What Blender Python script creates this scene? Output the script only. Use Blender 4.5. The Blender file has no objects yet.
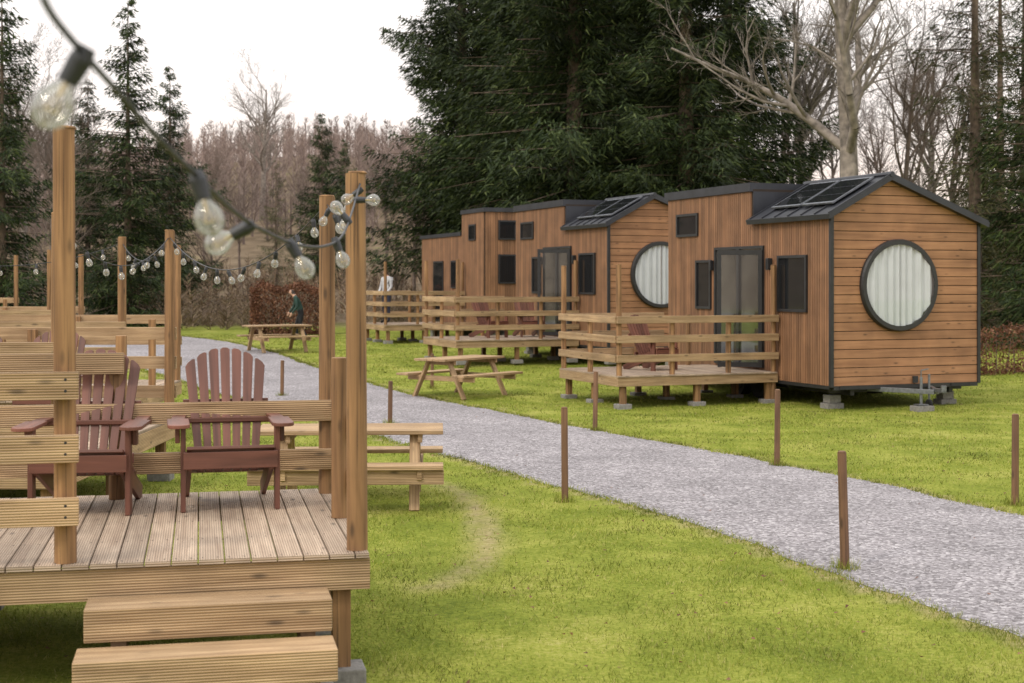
import bpy, math, random
import numpy as np
from mathutils import Vector, Matrix
random.seed(7); rng=np.random.default_rng(7)
R=math.radians
F=1422.0; CH=2.2; HZ=283.0
def sstep(a,b,x):
    t=np.clip((np.asarray(x,dtype=float)-a)/(b-a),0,1); return t*t*(3-2*t)
def gz(x,y):
    x=np.asarray(x,dtype=float); y=np.asarray(y,dtype=float)
    base=0.33*sstep(24,46,y)
    A=21-16.0*sstep(-26,40,x)
    hill=A*sstep(95,235,y)*(1+0.12*np.sin(x*0.045+1)+0.05*np.sin(x*0.13))
    bank=1.4*sstep(60,100,y)
    return base+hill+bank
def G(x,y): return float(gz(x,y))
def unp(px,py):
    z=0.0
    for _ in range(12):
        Y=F*(CH-z)/(py-HZ); X=(px-512)/F*Y; z=G(X,Y)
    return X,Y,z
def at(px,py,Y):
    return Vector(((px-512)/F*Y,Y,CH+(HZ-py)/F*Y))

# ---------------------------------------------------------------- materials
def newmat(name):
    m=bpy.data.materials.new(name); m.use_nodes=True
    nt=m.node_tree; b=nt.nodes['Principled BSDF']; return m,nt,b
def ramp(nt,stops):
    r=nt.nodes.new('ShaderNodeValToRGB'); e=r.color_ramp.elements
    while len(e)<len(stops): e.new(0.5)
    for i,(p,c) in enumerate(stops):
        e[i].position=p; e[i].color=(*c,1)
    return r
def mul(nt,a,b,op='MULTIPLY'):
    n=nt.nodes.new('ShaderNodeMath'); n.operation=op
    for i,v in enumerate((a,b)):
        if isinstance(v,(int,float)): n.inputs[i].default_value=v
        else: nt.links.new(v,n.inputs[i])
    return n.outputs[0]
def wood(name,c1,c2,rough=0.7,groove=0.0,stretch=(1.2,22),knots=True,var=0.25,gdark=0.0,crack=0.0):
    m,nt,b=newmat(name); L=nt.links
    uv=nt.nodes.new('ShaderNodeUVMap'); geo=nt.nodes.new('ShaderNodeNewGeometry')
    sep=nt.nodes.new('ShaderNodeSeparateXYZ'); L.new(uv.outputs[0],sep.inputs[0])
    def stretched(su,sv,sr,scale=1.0,detail=6,dist=0.6):
        comb=nt.nodes.new('ShaderNodeCombineXYZ')
        L.new(mul(nt,sep.outputs[0],su),comb.inputs[0]); L.new(mul(nt,sep.outputs[1],sv),comb.inputs[1]); L.new(mul(nt,geo.outputs['Random Per Island'],sr),comb.inputs[2])
        nz=nt.nodes.new('ShaderNodeTexNoise'); nz.inputs['Scale'].default_value=scale; nz.inputs['Detail'].default_value=detail; nz.inputs['Distortion'].default_value=dist
        L.new(comb.outputs[0],nz.inputs['Vector']); return nz.outputs[0]
    n_=stretched(stretch[0],stretch[1],57.0)
    rp=ramp(nt,[(0.3,c1),(0.68,c2)]); L.new(n_,rp.inputs[0])
    br=mul(nt,mul(nt,geo.outputs['Random Per Island'],var),1-var/2,'ADD')
    tc=nt.nodes.new('ShaderNodeTexCoord')
    n2=nt.nodes.new('ShaderNodeTexNoise'); n2.inputs['Scale'].default_value=2.3; n2.inputs['Detail'].default_value=3
    L.new(tc.outputs['Object'],n2.inputs['Vector'])
    br=mul(nt,br,mul(nt,mul(nt,n2.outputs[0],0.8),0.6,'ADD'))
    bump_h=n_
    if knots:
        c3=nt.nodes.new('ShaderNodeCombineXYZ')
        L.new(mul(nt,sep.outputs[0],2.6),c3.inputs[0]); L.new(mul(nt,sep.outputs[1],8.0),c3.inputs[1]); L.new(mul(nt,geo.outputs['Random Per Island'],31.0),c3.inputs[2])
        vo=nt.nodes.new('ShaderNodeTexVoronoi'); vo.inputs['Scale'].default_value=1.0; L.new(c3.outputs[0],vo.inputs['Vector'])
        mr=nt.nodes.new('ShaderNodeMapRange'); mr.inputs[1].default_value=0.05; mr.inputs[2].default_value=0.16; mr.inputs[3].default_value=0.4; mr.inputs[4].default_value=1.0
        L.new(vo.outputs['Distance'],mr.inputs[0]); br=mul(nt,br,mr.outputs[0])
    if crack>0:
        ck=stretched(1.3,75.0,83.0,detail=3,dist=0.3)
        mr=nt.nodes.new('ShaderNodeMapRange'); mr.inputs[1].default_value=0.33; mr.inputs[2].default_value=0.42; mr.inputs[3].default_value=1-crack; mr.inputs[4].default_value=1.0
        L.new(ck,mr.inputs[0]); br=mul(nt,br,mr.outputs[0]); bump_h=mul(nt,bump_h,mr.outputs[0],'ADD')
    if groove>0:
        s=mul(nt,mul(nt,sep.outputs[1],2*math.pi/groove),0,'ADD')
        sn=nt.nodes.new('ShaderNodeMath'); sn.operation='SINE'; L.new(s,sn.inputs[0])
        bump_h=mul(nt,mul(nt,sn.outputs[0],0.8),bump_h,'ADD')
        if gdark>0:
            mr=nt.nodes.new('ShaderNodeMapRange'); mr.inputs[1].default_value=-1; mr.inputs[2].default_value=0.0; mr.inputs[3].default_value=1-gdark; mr.inputs[4].default_value=1.0
            L.new(sn.outputs[0],mr.inputs[0]); br=mul(nt,br,mr.outputs[0])
    mx=nt.nodes.new('ShaderNodeVectorMath'); mx.operation='SCALE'
    L.new(rp.outputs[0],mx.inputs[0]); L.new(br,mx.inputs['Scale'])
    L.new(mx.outputs[0],b.inputs['Base Color']); b.inputs['Roughness'].default_value=rough
    bp=nt.nodes.new('ShaderNodeBump'); bp.inputs['Strength'].default_value=0.55; bp.inputs['Distance'].default_value=0.004
    L.new(bump_h,bp.inputs['Height']); L.new(bp.outputs[0],b.inputs['Normal'])
    return m
def plain(name,c,rough=0.6,metal=0,scale=8,amt=0.25,bump=0.15,island=0.0,spec=0.5):
    m,nt,b=newmat(name); L=nt.links
    tc=nt.nodes.new('ShaderNodeTexCoord'); nz=nt.nodes.new('ShaderNodeTexNoise'); nz.inputs['Scale'].default_value=scale; nz.inputs['Detail'].default_value=5
    L.new(tc.outputs['Object'],nz.inputs['Vector'])
    lo=tuple(x*(1-amt) for x in c); hi=tuple(min(1,x*(1+amt)) for x in c)
    rp=ramp(nt,[(0.3,lo),(0.7,hi)]); L.new(nz.outputs[0],rp.inputs[0])
    out=rp.outputs[0]
    if island>0:
        geo=nt.nodes.new('ShaderNodeNewGeometry')
        br=mul(nt,mul(nt,geo.outputs['Random Per Island'],island),1-island/2,'ADD')
        mx=nt.nodes.new('ShaderNodeVectorMath'); mx.operation='SCALE'; L.new(out,mx.inputs[0]); L.new(br,mx.inputs['Scale']); out=mx.outputs[0]
    L.new(out,b.inputs['Base Color'])
    b.inputs['Roughness'].default_value=rough; b.inputs['Metallic'].default_value=metal
    b.inputs['Specular IOR Level'].default_value=spec
    if bump>0:
        bp=nt.nodes.new('ShaderNodeBump'); bp.inputs['Strength'].default_value=bump; bp.inputs['Distance'].default_value=0.01
        L.new(nz.outputs[0],bp.inputs['Height']); L.new(bp.outputs[0],b.inputs['Normal'])
    return m
def leafmat(name,stops,trans=0.3,rough=0.6,nscale=0.35,namt=0.5):
    m,nt,b=newmat(name); L=nt.links
    geo=nt.nodes.new('ShaderNodeNewGeometry')
    rp=ramp(nt,stops); L.new(geo.outputs['Random Per Island'],rp.inputs[0])
    nz=nt.nodes.new('ShaderNodeTexNoise'); nz.inputs['Scale'].default_value=nscale; nz.inputs['Detail'].default_value=4
    L.new(geo.outputs['Position'],nz.inputs['Vector'])
    mx=nt.nodes.new('ShaderNodeVectorMath'); mx.operation='SCALE'; L.new(rp.outputs[0],mx.inputs[0])
    mr=nt.nodes.new('ShaderNodeMapRange'); mr.inputs[1].default_value=0.3; mr.inputs[2].default_value=0.7; mr.inputs[3].default_value=1-namt; mr.inputs[4].default_value=1+namt*0.7
    L.new(nz.outputs[0],mr.inputs[0]); L.new(mr.outputs[0],mx.inputs['Scale'])
    L.new(mx.outputs[0],b.inputs['Base Color']); b.inputs['Roughness'].default_value=rough; b.inputs['Specular IOR Level'].default_value=0.2
    if trans>0:
        tr=nt.nodes.new('ShaderNodeBsdfTranslucent'); L.new(mx.outputs[0],tr.inputs[0])
        ms=nt.nodes.new('ShaderNodeMixShader'); ms.inputs[0].default_value=trans
        L.new(b.outputs[0],ms.inputs[1]); L.new(tr.outputs[0],ms.inputs[2])
        L.new(ms.outputs[0],nt.nodes['Material Output'].inputs[0])
    return m
def glassmat(name,tint,refl=0.08,white=0.0):
    m,nt,b=newmat(name); L=nt.links
    tr=nt.nodes.new('ShaderNodeBsdfTransparent'); tr.inputs[0].default_value=(*tint,1)
    gl=nt.nodes.new('ShaderNodeBsdfGlossy'); gl.inputs['Roughness'].default_value=0.03
    fr=nt.nodes.new('ShaderNodeFresnel'); fr.inputs[0].default_value=1.45
    ms=nt.nodes.new('ShaderNodeMixShader'); L.new(mul(nt,fr.outputs[0],refl,'ADD'),ms.inputs[0]); L.new(tr.outputs[0],ms.inputs[1]); L.new(gl.outputs[0],ms.inputs[2])
    out=ms.outputs[0]
    if white>0:
        df=nt.nodes.new('ShaderNodeBsdfTranslucent'); df.inputs[0].default_value=(0.85,0.84,0.82,1)
        m2=nt.nodes.new('ShaderNodeMixShader'); m2.inputs[0].default_value=white; L.new(out,m2.inputs[1]); L.new(df.outputs[0],m2.inputs[2]); out=m2.outputs[0]
    L.new(out,nt.nodes['Material Output'].inputs[0]); return m

M_post=wood('wood_post',(0.125,0.06,0.022),(0.33,0.182,0.078),groove=0,stretch=(0.9,20),var=0.4,crack=0.55)
M_board=wood('wood_board',(0.29,0.178,0.085),(0.53,0.36,0.20),groove=0.0145,gdark=0.5,var=0.35)
M_floor=wood('wood_decking',(0.33,0.235,0.165),(0.51,0.39,0.285),groove=0.0135,gdark=0.5,var=0.4)
M_under=wood('wood_frame',(0.12,0.07,0.035),(0.20,0.12,0.06))
M_chair=wood('chair_wood',(0.085,0.031,0.019),(0.175,0.066,0.043),rough=0.5,stretch=(1,16),knots=False,var=0.45)
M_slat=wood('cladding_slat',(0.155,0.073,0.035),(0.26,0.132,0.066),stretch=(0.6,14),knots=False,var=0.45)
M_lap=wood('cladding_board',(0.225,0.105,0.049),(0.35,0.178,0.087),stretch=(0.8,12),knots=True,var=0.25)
M_stake=wood('stake_wood',(0.10,0.05,0.026),(0.21,0.11,0.055),stretch=(1,16),crack=0.4)
M_black=plain('black_metal',(0.018,0.018,0.02),rough=0.45,bump=0.02)
M_roof=plain('roof_metal',(0.035,0.037,0.045),rough=0.42,metal=0.3,scale=3,bump=0.03)
M_dark=plain('dark_backing',(0.03,0.02,0.014),rough=0.9)
M_conc=plain('concrete',(0.21,0.20,0.185),rough=0.9,scale=30,bump=0.5)
M_galv=plain('galvanised_steel',(0.20,0.21,0.23),rough=0.45,metal=0.8,scale=20)
M_rub=plain('rubber',(0.02,0.02,0.02),rough=0.85)
M_curt=plain('curtain_fabric',(0.62,0.63,0.65),rough=0.9,scale=3,amt=0.05,bump=0)
M_glassd=plain('dark_glass',(0.012,0.013,0.015),rough=0.04,bump=0,amt=0.1,spec=0.6)
M_glassr=plain('door_glass',(0.22,0.22,0.21),rough=0.05,metal=0.85,scale=1.2,bump=0.03,amt=0.5)
M_glass=glassmat('clear_glass',(0.9,0.92,0.93),0.0)
M_bulb=glassmat('bulb_glass',(0.93,0.92,0.9),0.08,white=0.14)
M_fil=plain('bulb_filament',(0.6,0.45,0.2),rough=0.4,metal=0.6)
M_cable=plain('rubber_cable',(0.02,0.021,0.025),rough=0.5,bump=0)
M_bark=plain('bark',(0.13,0.095,0.07),rough=0.95,scale=6,amt=0.5,bump=1.0)
M_barkg=plain('bark_grey',(0.21,0.18,0.155),rough=0.95,scale=5,amt=0.5,bump=1.0)
M_twig=plain('twigs',(0.14,0.105,0.085),rough=0.9,scale=2,amt=0.4,bump=0)
M_spruce=leafmat('spruce_needles',[(0,(0.010,0.018,0.006)),(0.5,(0.026,0.042,0.013)),(0.85,(0.054,0.077,0.022)),(1,(0.09,0.11,0.033))],trans=0.15,nscale=0.5,namt=0.6)
M_pine=leafmat('pine_needles',[(0,(0.03,0.035,0.016)),(0.6,(0.075,0.080,0.032)),(1,(0.14,0.13,0.055))],trans=0.2)
M_hedge=leafmat('beech_leaves',[(0,(0.08,0.03,0.016)),(0.6,(0.19,0.085,0.05)),(1,(0.30,0.16,0.095))],trans=0.25,nscale=1.5)
M_forest_hazed=leafmat('distant_twigs_hazed',[(0,(0.17,0.128,0.113)),(0.6,(0.275,0.21,0.185)),(1,(0.37,0.29,0.25))],trans=0.3,nscale=0.035,namt=0.4)  # air haze painted into the twig colours: lighter and pinker than bare wood
M_scrub=leafmat('scrub_twigs',[(0,(0.09,0.062,0.045)),(0.6,(0.21,0.145,0.10)),(0.9,(0.32,0.225,0.14)),(1,(0.16,0.16,0.07))],trans=0.15,nscale=0.15,namt=0.55)
M_grass=leafmat('grass_blades',[(0,(0.105,0.148,0.014)),(0.4,(0.205,0.245,0.03)),(0.8,(0.325,0.335,0.062)),(1,(0.46,0.40,0.165))],trans=0.35,nscale=1.1,namt=0.5)

# ---------------------------------------------------------------- builder
class B:
    def __init__(s): s.v=[]; s.f=[]; s.uv=[]
    def box(s,c,size,Rm=None):
        c=Vector(c); h=[x/2 for x in size]; la=max(range(3),key=lambda i:size[i])
        off=random.random()*20; b0=len(s.v)
        L=[]
        for sx in (-1,1):
            for sy in (-1,1):
                for sz in (-1,1):
                    p=Vector((sx*h[0],sy*h[1],sz*h[2])); L.append(p)
                    s.v.append(c+(Rm@p if Rm is not None else p))
        for fc,ax in (((0,1,3,2),0),((4,6,7,5),0),((0,4,5,1),1),((2,3,7,6),1),((0,2,6,4),2),((1,5,7,3),2)):
            s.f.append([b0+i for i in fc])
            o=[a for a in range(3) if a!=ax]
            if la in o: u=la; v=[a for a in o if a!=la][0]
            else: u,v=o
            s.uv.append([(L[i][u]+off,L[i][v]) for i in fc])
    def mm(s,x0,x1,y0,y1,z0,z1): s.box(((x0+x1)/2,(y0+y1)/2,(z0+z1)/2),(abs(x1-x0),abs(y1-y0),abs(z1-z0)))
    def beam(s,p0,p1,w,h,up=(0,0,1)):
        p0=Vector(p0); p1=Vector(p1); d=p1-p0; l=d.length; x=d.normalized(); y=Vector(up).cross(x)
        if y.length<1e-4: y=Vector((0,1,0)).cross(x)
        y.normalize(); z=x.cross(y)
        s.box((p0+p1)/2,(l,w,h),Matrix((x,y,z)).transposed())
    def cyl(s,p0,p1,r0,r1=None,n=12,caps=True):
        if r1 is None: r1=r0
        p0=Vector(p0); p1=Vector(p1); d=(p1-p0); l=d.length
        if l<1e-6: return
        d/=l; a=d.orthogonal().normalized(); b=d.cross(a); b0=len(s.v); off=random.random()*20
        for k in range(n):
            t=2*math.pi*k/n; q=a*math.cos(t)+b*math.sin(t)
            s.v.append(p0+q*r0); s.v.append(p1+q*r1)
        for k in range(n):
            k2=(k+1)%n; i=b0+2*k; j=b0+2*k2
            s.f.append([i,j,j+1,i+1]); c0=k/n*2*math.pi*r0; c1=(k+1)/n*2*math.pi*r0
            s.uv.append([(off,c0),(off,c1),(off+l,c1),(off+l,c0)])
        if caps:
            f=[b0+2*k for k in range(n)][::-1]; s.f.append(f); s.uv.append([(s.v[i].x,s.v[i].y) for i in f])
            f=[b0+2*k+1 for k in range(n)]; s.f.append(f); s.uv.append([(s.v[i].x,s.v[i].y) for i in f])
    def prism(s,poly,y0,y1):
        b0=len(s.v); n=len(poly); off=random.random()*20
        for (x,z) in poly: s.v.append(Vector((x,y0,z)))
        for (x,z) in poly: s.v.append(Vector((x,y1,z)))
        s.f.append([b0+i for i in range(n)]); s.uv.append([(p[0]+off,p[1]) for p in poly])
        s.f.append([b0+n+i for i in range(n)][::-1]); s.uv.append([(p[0]+off,p[1]) for p in poly][::-1])
        for i in range(n):
            j=(i+1)%n; s.f.append([b0+j,b0+i,b0+n+i,b0+n+j]); s.uv.append([(y0,poly[j][1]),(y0,poly[i][1]),(y1,poly[i][1]),(y1,poly[j][1])])
    def lathe(s,c,prof,axis=(0,0,1),n=16):
        ax=Vector(axis).normalized(); a=ax.orthogonal().normalized(); b=ax.cross(a); c=Vector(c); b0=len(s.v)
        for (r,h) in prof:
            for k in range(n):
                t=2*math.pi*k/n; s.v.append(c+ax*h+(a*math.cos(t)+b*math.sin(t))*max(r,1e-4))
        for i in range(len(prof)-1):
            for k in range(n):
                k2=(k+1)%n; s.f.append([b0+i*n+k,b0+i*n+k2,b0+(i+1)*n+k2,b0+(i+1)*n+k]); s.uv.append([(0,0)]*4)
    def slab(s,pts,nrm,t):
        b0=len(s.v); n=len(pts); nrm=Vector(nrm).normalized(); off=random.random()*20
        for p in pts: s.v.append(Vector(p)-nrm*t/2)
        for p in pts: s.v.append(Vector(p)+nrm*t/2)
        uv=[((p.z)+off,p.x) for p in map(Vector,pts)]
        s.f.append([b0+i for i in range(n)][::-1]); s.uv.append(uv[::-1]); s.f.append([b0+n+i for i in range(n)]); s.uv.append(uv)
        for i in range(n):
            j=(i+1)%n; s.f.append([b0+i,b0+j,b0+n+j,b0+n+i]); s.uv.append([uv[i],uv[j],uv[j],uv[i]])
    def obj(s,name,mat,parent=None,smooth=False,bevel=0):
        me=bpy.data.meshes.new(name); me.from_pydata([tuple(v) for v in s.v],[],s.f)
        ul=me.uv_layers.new(name='UVMap'); fl=[c for f in s.uv for q in f for c in q]; ul.data.foreach_set('uv',fl)
        me.materials.append(mat)
        if smooth: me.polygons.foreach_set('use_smooth',[True]*len(me.polygons))
        me.update(); o=bpy.data.objects.new(name,me); bpy.context.collection.objects.link(o)
        if parent: o.parent=parent
        if bevel>0:
            bm=o.modifiers.new('bevel','BEVEL'); bm.width=bevel; bm.segments=2; bm.limit_method='ANGLE'
        return o
def empty(name,loc=(0,0,0),rz=0):
    e=bpy.data.objects.new(name,None); bpy.context.collection.objects.link(e); e.location=loc; e.rotation_euler=(0,0,rz); e.empty_display_size=0.2; return e
def npmesh(name,V,T,mats,parent=None,matidx=None):
    me=bpy.data.meshes.new(name); V=np.asarray(V,dtype=np.float32); T=np.asarray(T,dtype=np.int32)
    me.vertices.add(len(V)); me.vertices.foreach_set('co',V.ravel())
    k=T.shape[1]; me.loops.add(T.size); me.loops.foreach_set('vertex_index',T.ravel())
    me.polygons.add(len(T)); me.polygons.foreach_set('loop_start',np.arange(0,T.size,k,dtype=np.int32)); 
    try: me.polygons.foreach_set('loop_total',np.full(len(T),k,dtype=np.int32))
    except Exception: pass
    for m in (mats if isinstance(mats,list) else [mats]): me.materials.append(m)
    if matidx is not None: me.polygons.foreach_set('material_index',matidx)
    me.update(calc_edges=True); me.validate()
    o=bpy.data.objects.new(name,me); bpy.context.collection.objects.link(o)
    if parent: o.parent=parent
    return o
def tris(P0,P1,W):
    n=len(P0); V=np.empty((n*3,3)); V[0::3]=P0-W/2; V[1::3]=P0+W/2; V[2::3]=P1
    return V,np.arange(n*3).reshape(n,3)

# ---------------------------------------------------------------- road
far=[(12,-3.5),(9.0,3.0),(6.6,9.2),(4.86,13.5),(3.9,15.9),(2.7,18.5),(1.3,21.3),(-0.1,24.1),(-1.5,26.8),(-3.0,30.2),(-5.5,36.5),(-9.2,45.5),(-14.0,53),(-24,62),(-42,70)]
near=[(8,-3.5),(5.2,3.0),(4.0,6.5),(3.2,8.9),(2.6,10.5),(1.7,12.7),(0.5,15.3),(-0.9,18.2),(-2.1,20.8),(-3.6,24.0),(-6.6,29.5),(-11.2,38.5),(-16.5,46),(-27,55),(-44,62)]
def resample(P,n):
    P=np.array(P,float)
    out=[]
    for i in range(len(P)-1):
        p0=P[max(i-1,0)];p1=P[i];p2=P[i+1];p3=P[min(i+2,len(P)-1)]
        for t in np.linspace(0,1,20,endpoint=False):
            out.append(0.5*((2*p1)+(-p0+p2)*t+(2*p0-5*p1+4*p2-p3)*t*t+(-p0+3*p1-3*p2+p3)*t**3))
    out.append(P[-1]); out=np.array(out); d=np.r_[0,np.cumsum(np.linalg.norm(np.diff(out,axis=0),axis=1))]
    s=np.linspace(0,d[-1],n); return np.c_[np.interp(s,d,out[:,0]),np.interp(s,d,out[:,1])]
NR=420
fe=resample(far,NR); ne=resample(near,NR)
def wob(n,a,k): 
    w=rng.normal(size=n); ker=np.ones(k)/k; return np.convolve(w,ker,'same')*a*math.sqrt(k)
dirv=fe-ne; dirv/=np.linalg.norm(dirv,axis=1)[:,None]
fe=fe+dirv*(wob(NR,0.03,3)+wob(NR,0.04,15))[:,None]; ne=ne-dirv*(wob(NR,0.03,3)+wob(NR,0.04,15))[:,None]
NC=13; V=[]
for j in range(NC):
    t=j/(NC-1); P=ne*(1-t)+fe*t; crown=0.035*(1-(2*t-1)**2)
    V.append(np.c_[P,gz(P[:,0],P[:,1])+0.004+crown])
V=np.concatenate(V); q=[]
for j in range(NC-1):
    a=j*NR+np.arange(NR-1); q.append(np.c_[a,a+1,a+NR+1,a+NR])
q=np.concatenate(q)
m,nt,b=newmat('gravel_surface'); L=nt.links
geo=nt.nodes.new('ShaderNodeNewGeometry')
vo=nt.nodes.new('ShaderNodeTexVoronoi'); vo.inputs['Scale'].default_value=42; L.new(geo.outputs['Position'],vo.inputs['Vector'])
rp=ramp(nt,[(0,(0.12,0.108,0.112)),(0.5,(0.24,0.221,0.232)),(0.85,(0.33,0.308,0.32)),(1,(0.47,0.445,0.455))]); 
sv=nt.nodes.new('ShaderNodeSeparateColor'); L.new(vo.outputs['Color'],sv.inputs[0]); L.new(sv.outputs[0],rp.inputs[0])
n1=nt.nodes.new('ShaderNodeTexNoise'); n1.inputs['Scale'].default_value=0.7; n1.inputs['Detail'].default_value=8; n1.inputs['Roughness'].default_value=0.75; L.new(geo.outputs['Position'],n1.inputs['Vector'])
mr=nt.nodes.new('ShaderNodeMapRange'); mr.inputs[1].default_value=0.3; mr.inputs[2].default_value=0.7; mr.inputs[3].default_value=0.7; mr.inputs[4].default_value=1.25; L.new(n1.outputs[0],mr.inputs[0])
mx=nt.nodes.new('ShaderNodeVectorMath'); mx.operation='SCALE'; L.new(rp.outputs[0],mx.inputs[0]); L.new(mr.outputs[0],mx.inputs['Scale']); L.new(mx.outputs[0],b.inputs['Base Color'])
b.inputs['Roughness'].default_value=0.9
bp=nt.nodes.new('ShaderNodeBump'); bp.inputs['Distance'].default_value=0.02; bp.inputs['Strength'].default_value=0.5; L.new(vo.outputs['Distance'],bp.inputs['Height']); L.new(bp.outputs[0],b.inputs['Normal'])
M_road=m
npmesh('gravel_road',V,q[:,::-1],M_road)
ns=26000; ii=(rng.random(ns)**1.3*NR*0.62).astype(int); tt=rng.random(ns); edge=rng.random(ns)<0.3
tt=np.where(edge,np.where(rng.random(ns)<0.5,np.abs(rng.normal(0,0.02,ns)),1-np.abs(rng.normal(0,0.02,ns))),tt)
P=ne[ii]*(1-tt[:,None])+fe[ii]*tt[:,None]+rng.normal(0,0.04,(ns,2)); z=gz(P[:,0],P[:,1])+0.005+0.035*np.clip(1-(2*tt-1)**2,0,1)
r=rng.uniform(0.005,0.013,ns); base=np.array([[1,0,-.2],[-.5,.87,-.2],[-.5,-.87,-.2],[.2,.1,.8]])
ang=rng.random(ns)*6.28; ca,sa=np.cos(ang),np.sin(ang); Vs=np.empty((ns,4,3))
for k in range(4):
    bb=base[k]*(1+rng.normal(0,0.2,(ns,3)))
    Vs[:,k,0]=P[:,0]+r*(bb[:,0]*ca-bb[:,1]*sa); Vs[:,k,1]=P[:,1]+r*(bb[:,0]*sa+bb[:,1]*ca); Vs[:,k,2]=z+r*bb[:,2]
T=(np.arange(ns)[:,None,None]*4+np.array([[0,1,3],[1,2,3],[2,0,3]])[None]).reshape(-1,3)
npmesh('gravel',Vs.reshape(-1,3),T,plain('gravel_stone',(0.27,0.25,0.255),rough=0.9,scale=9,amt=0.4,bump=0,island=0.7))

def inside_road(x,y,marg=0.0):
    xn=np.interp(y,ne[:,1],ne[:,0]); xf=np.interp(y,fe[:,1],fe[:,0])
    return (x>xn-marg)&(x<xf+marg)
worn=np.array([unp(*p)[:2] for p in [(440,482),(462,494),(478,512),(487,535),(486,555),(466,572),(430,588)]])
worn=resample(worn,60)
def dworn(x,y):
    d=np.full(np.shape(x),9.0)
    for i,(wx,wy) in enumerate(worn): d=np.minimum(d,np.hypot(x-wx,y-wy)+0.1*abs(i/59-.5))
    return d
def gbump(x,y): return 0.02*np.sin(x*1.7+np.sin(y*1.3)*2)*np.sin(y*1.1+0.4)
# ---------------------------------------------------------------- ground
xs=np.unique(np.r_[np.linspace(-420,-40,24),np.linspace(-40,-8,40),np.arange(-8,10,0.15),np.linspace(10,40,40),np.linspace(40,420,24)])
ys=np.unique(np.r_[np.linspace(-60,4,10),np.arange(4,22,0.15),np.linspace(22,60,60),np.linspace(60,260,60),np.linspace(260,900,10)])
XX,YY=np.meshgrid(xs,ys); ZZ=gz(XX,YY)
bump=gbump(XX,YY)*(~inside_road(XX,YY,0.6))
ZZ=ZZ+np.where(YY<60,bump-0.02*inside_road(XX,YY,-0.3),0)
nx,ny=len(xs),len(ys); a=(np.arange(ny-1)[:,None]*nx+np.arange(nx-1)[None]).ravel()
go=npmesh('ground',np.c_[XX.ravel(),YY.ravel(),ZZ.ravel()],np.c_[a,a+1,a+nx+1,a+nx],[])
dirt=np.clip(1-dworn(XX,YY)/0.22,0,1).ravel(); lit=sstep(56,66,YY+XX*0.08).ravel()
roadside=(inside_road(XX,YY,0.14)).ravel()*0.7
ca_=go.data.attributes.new('mask','FLOAT_COLOR','POINT'); arr=np.c_[np.maximum(dirt,roadside),lit,lit*0,lit*0+1].astype(np.float32); ca_.data.foreach_set('color',arr.ravel())
m,nt,b=newmat('lawn'); L=nt.links
geo=nt.nodes.new('ShaderNodeNewGeometry'); at_=nt.nodes.new('ShaderNodeAttribute'); at_.attribute_name='mask'; sc=nt.nodes.new('ShaderNodeSeparateColor'); L.new(at_.outputs['Color'],sc.inputs[0])
def noise(s,d=5,r=0.6):
    n=nt.nodes.new('ShaderNodeTexNoise'); n.inputs['Scale'].default_value=s; n.inputs['Detail'].default_value=d; n.inputs['Roughness'].default_value=r; L.new(geo.outputs['Position'],n.inputs['Vector']); return n.outputs[0]
r1=ramp(nt,[(0.33,(0.085,0.115,0.013)),(0.47,(0.185,0.22,0.03)),(0.56,(0.28,0.295,0.055)),(0.66,(0.39,0.36,0.12))]); L.new(mul(nt,mul(nt,noise(0.9,7,.7),0.6),mul(nt,noise(30,4),0.4),'ADD'),r1.inputs[0])
r2=ramp(nt,[(0.3,(0.24,0.18,0.09)),(0.7,(0.46,0.37,0.22))]); L.new(noise(15),r2.inputs[0])
r3=ramp(nt,[(0.35,(0.09,0.065,0.04)),(0.6,(0.18,0.135,0.09)),(0.75,(0.15,0.15,0.05))]); L.new(noise(0.35),r3.inputs[0])
mxa=nt.nodes.new('ShaderNodeMix'); mxa.data_type='RGBA'
f=mul(nt,sc.outputs[0],mul(nt,noise(5),1.7),'MULTIPLY'); L.new(f,mxa.inputs[0]); L.new(r1.outputs[0],mxa.inputs[6]); L.new(r2.outputs[0],mxa.inputs[7])
mxb=nt.nodes.new('ShaderNodeMix'); mxb.data_type='RGBA'; L.new(sc.outputs[1],mxb.inputs[0]); L.new(mxa.outputs[2],mxb.inputs[6]); L.new(r3.outputs[0],mxb.inputs[7])
L.new(mxb.outputs[2],b.inputs['Base Color']); b.inputs['Roughness'].default_value=0.95; b.inputs['Specular IOR Level'].default_value=0.1
bp=nt.nodes.new('ShaderNodeBump'); bp.inputs['Distance'].default_value=0.04; bp.inputs['Strength'].default_value=0.9; L.new(noise(35,3),bp.inputs['Height']); L.new(bp.outputs[0],b.inputs['Normal'])
go.data.materials.append(m)
N=480000
u=rng.random(N); y0,y1=5.0,52.0; Y=(y0**.2+u*(y1**.2-y0**.2))**5
X=(rng.random(N)-0.5)*(Y*1.0+1.5)
keep=~inside_road(X,Y,-0.05)
dw=dworn(X,Y); keep&=(rng.random(N)<np.clip(dw/0.22,0.08,1))
pat=np.sin(X*1.3+2*np.sin(Y*.9))*np.sin(Y*1.2+1.5*np.sin(X*.8))+0.5*np.sin(X*4.1+Y*2.3)*np.sin(Y*3.7-X*1.9); keep&=(rng.random(N)<np.clip(0.8+0.5*pat,.25,1))
X,Y=X[keep],Y[keep]; n=len(X)
tuft=0.5+0.5*np.sin(X*5.1+np.sin(Y*3.7)*1.5)*np.sin(Y*4.9+X*2)
h=rng.uniform(0.014,0.038,n)*(0.6+0.8*tuft); w=rng.uniform(0.003,0.006,n)*np.clip(Y/7,1,6)
long_=rng.random(n)<0.02; h=np.where(long_,h*1.9,h)
ne_=26000; ie=(rng.random(ne_)**1.2*NR*0.7).astype(int); sgn=rng.random(ne_)<0.5; off=rng.normal(0.035,0.045,ne_)
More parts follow.
